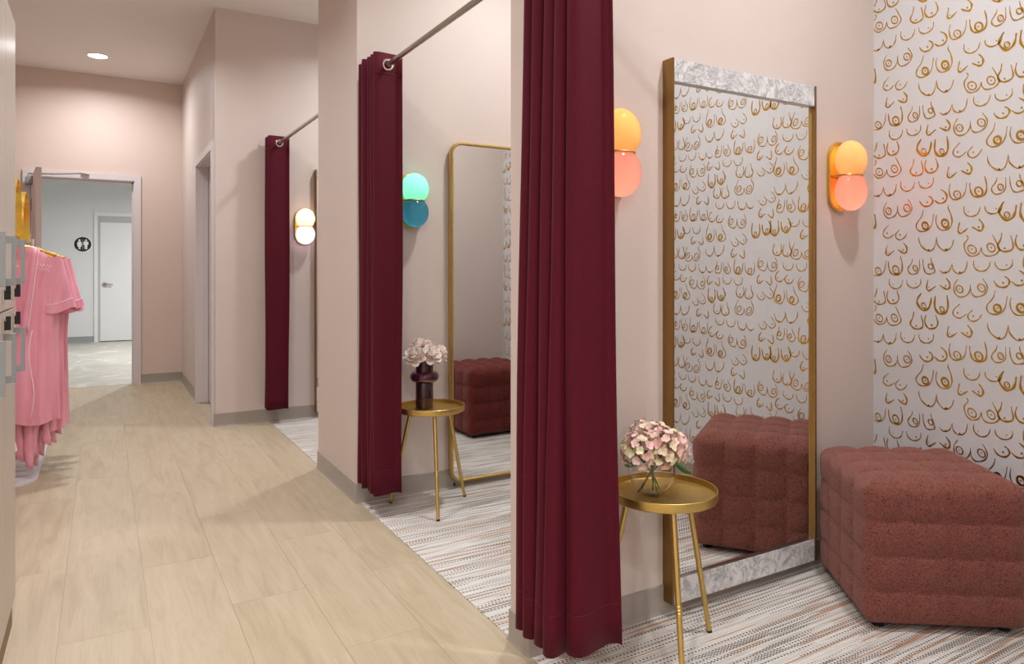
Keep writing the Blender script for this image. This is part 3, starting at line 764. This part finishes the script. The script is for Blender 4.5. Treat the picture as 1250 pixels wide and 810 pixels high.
# ================================================================== HYDRANGEAS IN A GLASS BOWL
BX, BY, BZ = 1.492, 1.742, .4972
bowl = []
rb = .0735
for i in range(26):
    a = -PI/2+.32 + (PI/2-.32+.92)*i/25; bowl.append((rb*math.cos(a), .071+rb*math.sin(a)))
zmin = bowl[0][1]; outer = [(0, 0.0)] + [(bowl[0][0]*.8, 0)] + [(r, max(z, .0005)) for r, z in bowl]
inner = [(r-.0024, z+.0008) for r, z in bowl[::-1]]; inner = [(max(r, .001), max(z, .004)) for r, z in inner] + [(0, .004)]
o = obj('glass_bowl', MB().lathe(outer+inner, 56, (BX, BY, BZ)), M['glass'], None, 'all')
setp(o, 'clear round glass bowl vase holding hydrangeas on the near brass table', 'vase')

def petal_mesh(name, L, W, cup, mat, nu=4, nv=4, frill=0):
    mb = MB()
    def fn(u, v):
        x = (u-.5)*2; wv = math.sin(PI*min(1, .12+v*.80))**.7
        y = v*L; xx = x*W/2*wv
        z = cup*(x*x*.6*wv + (v-.35)**2*1.3) + frill*math.sin(u*9+v*3)*v
        return (xx, y, z)
    mb.grid(fn, nu, nv)
    return mesh_of(mb, name, mat, 'all')
def floret_mesh(seed):
    r = random.Random(seed); mb = MB()
    for k in range(4):
        a = k*PI/2 + r.uniform(-.2, .2); ti = r.uniform(.1, .55); L = r.uniform(.016, .021); W = L*1.1
        R = Matrix.Rotation(a, 3, 'Z') @ Matrix.Rotation(ti, 3, 'X'); g = MB()
        g.grid(lambda u, v: ((u-.5)*W*math.sin(PI*min(1, .1+v*.82))**.6, .001+v*L, .004*((u-.5)*2)**2+.0035*math.sin(u*5+v*4+k)*v), 3, 3)
        mb.add([R @ Vector(p) for p in g.v], g.f)
    mb.lathe([(0, 0), (.0022, .001), (.0018, .004), (0, .005)], 6)
    return mesh_of(mb, 'floret', M['hydrangea'], 'all')
FLO = [floret_mesh(s) for s in range(6)]
def leaf_mb(base, tip, width, up=(0, 0, 1), droop=.01):
    b, t_ = Vector(base), Vector(tip); d = t_-b; s = d.cross(Vector(up)).normalized(); n_ = s.cross(d).normalized()
    return MB().grid(lambda u, v: b + d*v + s*(u-.5)*2*width/2*math.sin(PI*(.04+.94*v))**.8 - n_*droop*(math.sin(PI*v)) + n_*abs(u-.5)*width*.35, 4, 8)
rnd = random.Random(21)
heads = [((.000, -.050, .150), .058, 'front center head, over the bowl rim'), ((-.062, -.012, .144), .056, 'left head, beside the curtain'),
         ((.066, -.014, .138), .058, 'right head, next to the mirror'), ((.002, .032, .164), .056, 'topmost head at the back'), ((.014, .000, .172), .052, 'uppermost middle head')]
for hi, (hp, hr, hl) in enumerate(heads):
    hc = Vector((BX, BY, BZ)) + Vector(hp)
    t = thing('hydrangea', tuple(hc), 'pink and cream hydrangea, ' + hl + ' of the bouquet', 'flower', 'hydrangeas in the glass bowl')
    nf = 42
    for k in range(nf):
        zz = 1-2*(k+.5)/nf*.86; a = k*2.39996+hi; rr = math.sqrt(max(0, 1-zz*zz))
        d = Vector((rr*math.cos(a), rr*math.sin(a), zz)); p = d*hr*rnd.uniform(.84, 1.02)
        o = bpy.data.objects.new('floret', FLO[(k+hi) % 6]); C.objects.link(o); o.parent = t
        q = d.to_track_quat('Z', 'Y'); o.rotation_mode = 'QUATERNION'; o.rotation_quaternion = q @ Matrix.Rotation(rnd.uniform(0, 6), 3, 'Z').to_quaternion()
        o.location = p; s = rnd.uniform(.72, .95); o.scale = (s, s, s)
    ft = Vector((BX, BY, BZ)) + Vector((-hp[0]*.75+.008*(hi-2), -hp[1]*.6, .0075))
    mid = hc.lerp(ft, .55)
    mid.x = BX + (mid.x-BX)*.6; mid.y = BY+(mid.y-BY)*.6
    obj('stem', MB().tube([p for p in spline([hc-Vector((0, 0, hr*.3)), mid, ft], 5)], .0026, 8), M['stem_green'], t)
    if hi == 1:
        o = obj('leaf', leaf_mb(hc+Vector((-.02, -.01, -.03)), hc+Vector((-.082, -.035, -.026)), .03), M['leaf'], t, 'all', solid=.0006)
    if hi == 0:
        o = obj('leaf', leaf_mb(hc+Vector((.012, -.045, -.035)), hc+Vector((.088, -.035, -.082)), .045), M['leaf'], t, 'all', solid=.0006)
    if hi == 3:
        o = obj('leaf', leaf_mb(hc+Vector((.03, -.0, .0)), hc+Vector((.085, .03, .028)), .03), M['leaf'], t, 'all', solid=.0006)

# ================================================================== PEONIES IN THE PLUM VASE
VX, VY, VZ = 1.421, 3.428, .4972
t = thing('vase', (VX, VY, VZ), 'dark plum cylinder vase with a rounded glass collar holding peonies', 'vase')
obj('lower_body', MB().lathe([(0, 0), (.043, 0), (.045, .003), (.045, .130), (.043, .134), (0, .134)], 40, (VX, VY, VZ)), M['plum_dark'], t)
prof = [(.030, .1345), (.05, .1345)] + [(.050+.0235*math.cos(a), .161+.0265*math.sin(a)) for a in [(-PI/2)+PI*i/12 for i in range(13)]] + [(.03, .1875)]
obj('collar', MB().lathe(prof, 48, (VX, VY, VZ)), M['plum'], t, 'all').__setitem__('label', 'translucent plum glass ring around the vase')
obj('neck', MB().lathe([(.034, .188), (.0445, .188), (.045, .191), (.045, .246), (.043, .248), (.040, .246), (.040, .192), (.034, .192)], 40, (VX, VY, VZ), closed=True), M['plum_dark'], t)
PET = [petal_mesh('petal', .058, .052, .020, M['peony'], 5, 5, .002), petal_mesh('petal', .050, .045, .026, M['peony'], 5, 5, .003), petal_mesh('petal', .038, .034, .030, M['peony'], 5, 5, .004), petal_mesh('petal', .028, .024, .034, M['peony'], 4, 4, .004)]
rnd = random.Random(5)
pe = [((-.070, -.040, .278), 'left peony, facing the curtain'), ((.012, -.060, .283), 'front peony in the middle'), ((.078, -.010, .280), 'right peony, in front of the mirror edge'),
      ((-.020, .020, .318), 'topmost peony'), ((.030, .060, .300), 'peony at the back')]
for hi, (hp, hl) in enumerate(pe):
    hc = Vector((VX, VY, VZ)) + Vector(hp)
    t = thing('peony', tuple(hc), 'pale pink ' + hl + ' in the plum vase', 'flower', 'peonies in the plum vase')
    axis = (Vector((hp[0]*1.1, hp[1]*1.1-.02, .085))).normalized(); q0 = axis.to_track_quat('Z', 'Y')
    # rings of petals opening outwards
    for ri, (cnt, tilt, mi, zb, sc) in enumerate(((7, -.12, 0, -.016, 1.05), (8, .30, 0, -.016, .98), (8, .66, 1, -.014, 1.0), (7, .98, 2, -.008, 1.1), (6, 1.22, 2, -.004, 1.0), (5, 1.40, 3, .0, 1.1))):
        for k in range(cnt):
            a = 2*PI*k/cnt + ri*.45 + rnd.uniform(-.15, .15)
            q = q0 @ Matrix.Rotation(a, 3, 'Z').to_quaternion() @ Matrix.Rotation(tilt+rnd.uniform(-.14, .14), 3, 'X').to_quaternion()
            o = bpy.data.objects.new('petal', PET[mi]); C.objects.link(o); o.parent = t
            o.rotation_mode = 'QUATERNION'; o.rotation_quaternion = q; o.location = q0 @ Vector((0, 0, zb)); s = sc*rnd.uniform(.92, 1.1); o.scale = (s, s, s)
    st = Vector((VX+hp[0]*.15, VY+hp[1]*.15, VZ+.193))
    obj('stem', MB().tube([hc-axis*.014, hc.lerp(st, .5)-Vector((hp[0]*.2, hp[1]*.2, 0)), st], .003, 8), M['stem_green'], t)
    if hi == 2:
        obj('leaf', leaf_mb(hc+Vector((-.03, -.02, -.02)), hc+Vector((-.014, -.03, -.055)), .014), M['leaf'], t, 'all', solid=.0006)

# ================================================================== OTTOMANS
def ottoman(corner, ang, s1, s2, h, mat, label):
    """corner = near corner on the floor; e1 at angle ang, e2 at ang-90deg"""
    e1 = Vector((math.cos(ang), math.sin(ang), 0)); e2 = Vector((math.sin(ang), -math.cos(ang), 0))
    cc = Vector((corner[0], corner[1], 0)) + e1*s1/2 + e2*s2/2
    t = thing('ottoman', tuple(cc), label, 'ottoman')
    N = 32; rad = .022; z0 = .022; hz = h-z0
    dim = Vector((s1/2, s2/2, hz/2))
    def shape(p, n_):
        # rounded box
        core = Vector([max(-dim[i]+rad, min(dim[i]-rad, p[i])) for i in range(3)])
        d = p-core
        q = core + d.normalized()*rad if d.length > 1e-9 else p
        # tufting: a 4 x 4 grid of pillows on every face
        ax = max(range(3), key=lambda i: abs(n_[i])); cells = [4, 4, 4]; f = 1; seam = 1
        uv = [i for i in range(3) if i != ax]
        prof = []
        for i in uv:
            x = (p[i]/dim[i]+1)/2*cells[i]; fr = abs(math.sin(PI*x)); prof.append(fr)
        if ax == 2:
            b = .018*(prof[0]*prof[1])**.5
            b += .014*math.sin(PI*(p[0]/dim[0]+1)/2)**.6*math.sin(PI*(p[1]/dim[1]+1)/2)**.6 if p[2] > 0 else 0
            if p[2] < 0: b = 0
        else:
            b = .013*(prof[0]**.5)*(prof[1]**.42)
        edge = min(1, min((dim[i]-abs(p[i]))/(.05 if ax == 2 else .03) for i in uv)); b *= max(0, edge)**.9
        return q + n_*b
    mb = MB()
    for ax in range(3):
        for sg in (-1, 1):
            u_, v_ = [i for i in range(3) if i != ax]; n_ = Vector((0, 0, 0)); n_[ax] = sg
            M_ = 44
            def fn(a, b):
                p = Vector((0, 0, 0)); p[ax] = sg*dim[ax]; p[u_] = (2*a-1)*dim[u_]; p[v_] = (2*b-1)*dim[v_]
                q = shape(p, n_); return cc + e1*q[0] + e2*q[1] + Vector((0, 0, z0+hz/2+q[2]))
            mb.grid(fn, M_, M_)
    me = obj('cushion', mb, mat, t, 'all')
    # welt seam around the top edge
    k = .012; path = []
    for x, y in rrect(-dim[0]+k*.2, dim[0]-k*.2, -dim[1]+k*.2, dim[1]-k*.2, .024, 4):
        path.append(cc + e1*x + e2*y + Vector((0, 0, z0+hz-.014)))
    obj('edge_seam', MB().tube(path, .0022, 6, closed=True), mat, t)
    for a, b in ((-1, -1), (-1, 1), (1, -1), (1, 1)):
        p = cc + e1*(a*(dim[0]-.05)) + e2*(b*(dim[1]-.05))
        obj('foot', MB().tube([(p.x, p.y, .002), (p.x, p.y, .026)], .02, 12), M['black'], t)
    return t
ottoman((2.192, 1.466), .945, .50, .505, .488, M['boucle'], 'rust boucle tufted cube ottoman turned cornerwise against the wallpaper wall')
ottoman((2.285, 2.12+.5), 0.0, .53, .50, .49, M['boucle_red'], 'dark red tufted cube ottoman seen only in the brass framed mirror')

# ================================================================== ROBE RACK
rx0, rx1, ry0, ry1 = -.86, -.325, 4.84, 6.05
t = thing('clothes_rack', ((rx0+rx1)/2, (ry0+ry1)/2, 0), 'white based robe rack with gold hoops behind the lockers', 'clothes rack')
obj('base_plate', MB().prism(rrect(rx0, rx1, ry0, ry1, .16, 8), 'z', .001, .014), M['white_base'], t, True, .002)
obj('post', MB().tube([(-.395, 5.62, .013), (-.395, 5.62, 1.40)], .014, 12), M['white_base'], t)
obj('post', MB().tube([(-.66, 5.62, .013), (-.66, 5.62, 1.40)], .014, 12), M['white_base'], t)
def hoop(x, y0, y1, zb, zt, wd=.03, th=.006):
    yc, r = (y0+y1)/2, (y1-y0)/2; P = [(y0, zb), (y0, zt-r)] + [(yc-r*math.cos(PI*i/20), zt-r+r*math.sin(PI*i/20)) for i in range(21)] + [(y1, zt-r), (y1, zb)]
    vs = []; n = len(P)
    for i, (y, z) in enumerate(P):
        ny_, nz_ = (y-yc, max(0, z-(zt-r))); l = math.hypot(ny_, nz_) or 1; ny_, nz_ = ny_/l, nz_/l
        for s, o_ in ((-1, 0), (1, 0), (1, 1), (-1, 1)): vs.append((x+s*wd/2, y-ny_*th*o_, z-nz_*th*o_))
    fs = [(i*4+k, i*4+(k+1) % 4, (i+1)*4+(k+1) % 4, (i+1)*4+k) for i in range(n-1) for k in range(4)] + [(0, 1, 2, 3), tuple((n-1)*4+k for k in range(4))]
    return MB().add(vs, fs)
obj('hoop', hoop(-.405, 5.0, 5.42, 1.396, 1.672), M['gold'], t, True)
obj('hoop', hoop(-.410, 4.62, 4.98, 1.396, 1.705), M['gold'], t, True)
obj('cross_bar', MB().tube([(-.66, 5.62, 1.393), (-.395, 5.62, 1.393)], .009, 10), M['gold'], t)
obj('rail', MB().tube([(-.395, 4.58, 1.393), (-.395, 5.62, 1.393)], .008, 10), M['gold'], t)
obj('rail', MB().tube([(-.66, 4.52, 1.393), (-.66, 5.62, 1.393)], .008, 10), M['gold'], t)
obj('end_disc', MB().tube([(-.370, 4.800, 1.398), (-.370, 4.788, 1.398)], .030, 24), M['gold'], t)
for yy in (4.83, 4.86):
    obj('clip', MB().box(-.412, -.376, yy, yy+.012, 1.375, 1.412), M['clear_clip'], t, False, .003)

def robe(mat, length=1.0, flare=0.0, seed=1, sleeve=True):
    """local frame: origin at the neck, front faces -Y"""
    r = random.Random(seed); ph = [r.uniform(0, 6) for _ in range(6)]
    L = length
    def hw(f):      # half width along the drop
        k = [(0, .055), (.03, .10), (.075, .175), (.13, .196), (.3, .188), (.5, .178), (.75, .182), (1, .188+flare)]
        for (a, wa), (b, wb) in zip(k, k[1:]):
            if f <= b: s = (f-a)/(b-a); s = s*s*(3-2*s); return wa+(wb-wa)*s
        return k[-1][1]
    def body(u, v):
        f = v**1.15; a = 2*PI*u; wd = hw(f); dp = .014+.034*min(1, f*3)
        x = wd*math.copysign(abs(math.cos(a))**.85, math.cos(a)); y = dp*math.sin(a)
        pl = min(1, f*2.2)*(.014*math.sin(x*58+ph[0]+f*2)+.008*math.sin(x*131+ph[1]+f*3))
        y += pl + .008*math.sin(f*6+ph[2])
        z = -L*f - .03*(abs(x)/.2)**2*(1-f)*.3 + .012*math.sin(x*30+ph[3])*f
        return (x, y, z)
    parts = [('body', MB().grid(body, 64, 30, wrapu=True), mat, None)]
    pp = MB()
    for s in ((-1, 1) if sleeve else ()):
        sl = MB(); cf = MB(); A = Vector((s*.128, 0, -.060)); B = Vector((s*.172, 0, -.36))
        def tub(u, f, k=1.0):
            a = 2*PI*u; c = A.lerp(B, f); d = (B-A).normalized(); side = Vector((d.z, 0, -d.x))*(-1 if s > 0 else 1)
            wd = (.066+.022*f)*k; dp = (.022+.020*f)*k
            p = c + side*wd*math.cos(a) + Vector((0, 1, 0))*dp*math.sin(a)
            p.y += .006*math.sin(9*f+4*math.cos(a)+ph[4]); p.z += .010*math.sin(3*a+ph[5])*f
            return p
        sl.grid(lambda u, v: tub(u, v), 32, 12, wrapu=True)
        cf.grid(lambda u, v: tub(u, .86+.17*v, 1.07+.03*math.sin(u*40)), 32, 3, wrapu=True)
        pp.tube([tub(k/28, .86, 1.09) for k in range(28)], .0022, 6, closed=True)
        parts.append(('sleeve', sl, mat, None)); parts.append(('cuff', cf, mat, None))
    front = lambda x, f: body((1.5*PI+math.asin(max(-1, min(1, (x/hw(f)))))*1.0)/(2*PI) % 1.0, f**(1/1.15))
    co = MB()
    for s in (-1, 1):
        line = []
        for i in range(13):
            k = i/12; z = -.005-.47*k; x = s*(.055-.052*k); line.append(Vector((x, -.032-.030*min(1, k*3)-(.004 if s > 0 else 0), z)))
        co.add([p+Vector((dx*s, 0, 0)) for p in line for dx in (0, .030)], [(2*i, 2*i+1, 2*i+3, 2*i+2) for i in range(12)])
        pp.tube([p+Vector((.031*s, -.002, 0)) for p in line], .0022, 6)
    parts.append(('collar', co, mat, .003)); parts.append(('piping', pp, M['piping'], None))
    # scribbled embroidery on the chest
    em = MB()
    for j in range(2):
        P = [(.085+.006*i, -.054-.001*j, -.105-.010*(i/12)-.022*j+.010*math.sin(i*2.1+j)) for i in range(11-2*j)]
        em.tube([tuple(p) for p in spline(P, 3)], .0011, 5)
    parts.append(('embroidery', em, M['piping'], None))
    ti = MB()
    for x0, x1, zl, y0 in ((-.03, .0, -1.20, .0), (.03, .040, -1.24, -.012), (.08, .060, -1.18, .012), (.11, .12, -1.12, 0)):
        ti.grid(lambda u, v, x0=x0, x1=x1, zl=zl, y0=y0: (x0+(x1-x0)*v+(u-.5)*.040*(1+.3*math.sin(v*9+x0*40)), y0+.010*math.sin(v*9+x0*50)+.008*math.cos(u*6), -.62*L+(zl+.62*L)*v-.025*u*v), 4, 16)
    # lower front edge with piping
    pp.tube([(.050+.012*math.sin(k*.7+ph[3]), -.070-.004*math.sin(k), -.47-(L*.97-.47)*k/10) for k in range(11)], .0022, 6)
    gl = MB()
    for j in range(2):
        gl.tube([tuple(q) for q in spline([(-.040+.007*i, -.060, -.092-.014*j+.007*math.sin(i*2.3+j)) for i in range(7)], 3)], .0013, 5)
    parts.append(('neck_print', gl, M['gold'], None))
    parts.append(('waist_tie', ti, mat, .003))
    return parts
def hang_robe(parts, loc, rz, label, group, name='robe', tie=1.0):
    t = thing(name, loc, label, 'robe', group)
    for nm, mb, mat, sol in parts:
        me = mesh_of(mb, nm, mat, 'all', weld=False)
        o = bpy.data.objects.new(nm, me); C.objects.link(o); o.parent = t
        if sol: m_ = o.modifiers.new('solid', 'SOLIDIFY'); m_.thickness = sol; m_.offset = 0
        if nm == 'piping': o['label'] = 'white piping'
    t.rotation_euler = (0, 0, rz)
    return t
def hanger(loc, rz, label):
    t = thing('clothes_hanger', loc, label, 'hanger', None)
    P = [(-.17, 0, -.055), (-.09, 0, -.022), (0, 0, .0), (.09, 0, -.022), (.17, 0, -.055)]
    me = mesh_of(MB().tube(spline(P, 5), .0075, 8), 'shoulder_bar', M['gold'], 'all'); o = bpy.data.objects.new('shoulder_bar', me); C.objects.link(o); o.parent = t
    Q = [(0, 0, 0), (0, 0, .028)] + [(-.014*math.cos(a)+.0, 0, .042-.014*math.sin(-a)) for a in [PI*1.1*i/10 - .9 for i in range(11)]]
    me = mesh_of(MB().tube([(0, 0, 0), (0, 0, .02), (.012, 0, .034), (.014, 0, .048), (0, 0, .060), (-.012, 0, .05)], .002, 6), 'hook', M['nickel'], 'all'); o = bpy.data.objects.new('hook', me); C.objects.link(o); o.parent = t
    t.rotation_euler = (0, 0, rz)
names = ['front robe of the row, with white chest embroidery', 'second robe of the row, directly behind the front one', 'third robe of the row, in the middle', 'fourth robe of the row, near the back', 'rearmost robe of the row']
for i in range(5):
    loc = (-.397+.006*i+(0, .012, -.006, .014, 0)[i], 4.93+.125*i, 1.338-(0, .012, .022, .010, .03)[i]); rz = (.06, -.03, .05, -.05, .02)[i]
    hang_robe(robe(M['satin'], (1.0, 1.05, 1.02, 1.06, 1.0)[i], .0, 11+i), loc, rz, 'pink satin ' + names[i], 'pink robes on the rack')
    hanger((loc[0], loc[1], loc[2]+.004), rz, 'gold hanger carrying the ' + names[i].replace(', with white chest embroidery', ''))
hang_robe(robe(M['satin_white'], 1.07, .085, 31, False), (-.658, 4.60, 1.33), 0, 'white satin robe hidden behind the lockers with one corner showing low down', None)
hanger((-.658, 4.60, 1.334), 0, 'gold hanger carrying the white robe')

# ================================================================== RESTROOM SIGN
t = thing('restroom_sign', (-.286, YR, 1.646), 'round black sign with white man and woman figures on the back hall wall', 'sign')
obj('rim', MB().tube([(-.286, YR-.0005, 1.646), (-.286, YR-.006, 1.646)], .138, 40), M['sign_white'], t)
obj('disc', MB().tube([(-.286, YR-.0055, 1.646), (-.286, YR-.010, 1.646)], .122, 40), M['sign_black'], t)
fg = MB(); yy0, yy1 = YR-.013, YR-.0101
for cxs, man in ((-.286-.046, False), (-.286+.046, True)):
    zc = 1.646
    fg.prism([(cxs+.016*math.cos(2*PI*i/16), zc+.066+.016*math.sin(2*PI*i/16)) for i in range(16)], 'y', yy0, yy1)
    if man: pts = [(-.034, .046), (.034, .046), (.036, -.010), (.024, -.010), (.022, .028), (.019, -.082), (.003, -.082), (0, -.02), (-.003, -.082), (-.019, -.082), (-.022, .028), (-.024, -.010), (-.036, -.010)]
    else: pts = [(-.022, .046), (.022, .046), (.040, -.005), (.029, -.010), (.018, .022), (.032, -.040), (.014, -.040), (.014, -.082), (.002, -.082), (.002, -.040), (-.002, -.040), (-.002, -.082), (-.014, -.082), (-.014, -.040), (-.032, -.040), (-.018, .022), (-.029, -.010), (-.040, -.005)]
    fg.prism([(cxs+a, zc+b) for a, b in pts], 'y', yy0, yy1)
fg.box(-.2875, -.2845, yy0, yy1, 1.646-.085, 1.646+.085)
obj('figures', fg, M['sign_white'], t, False)
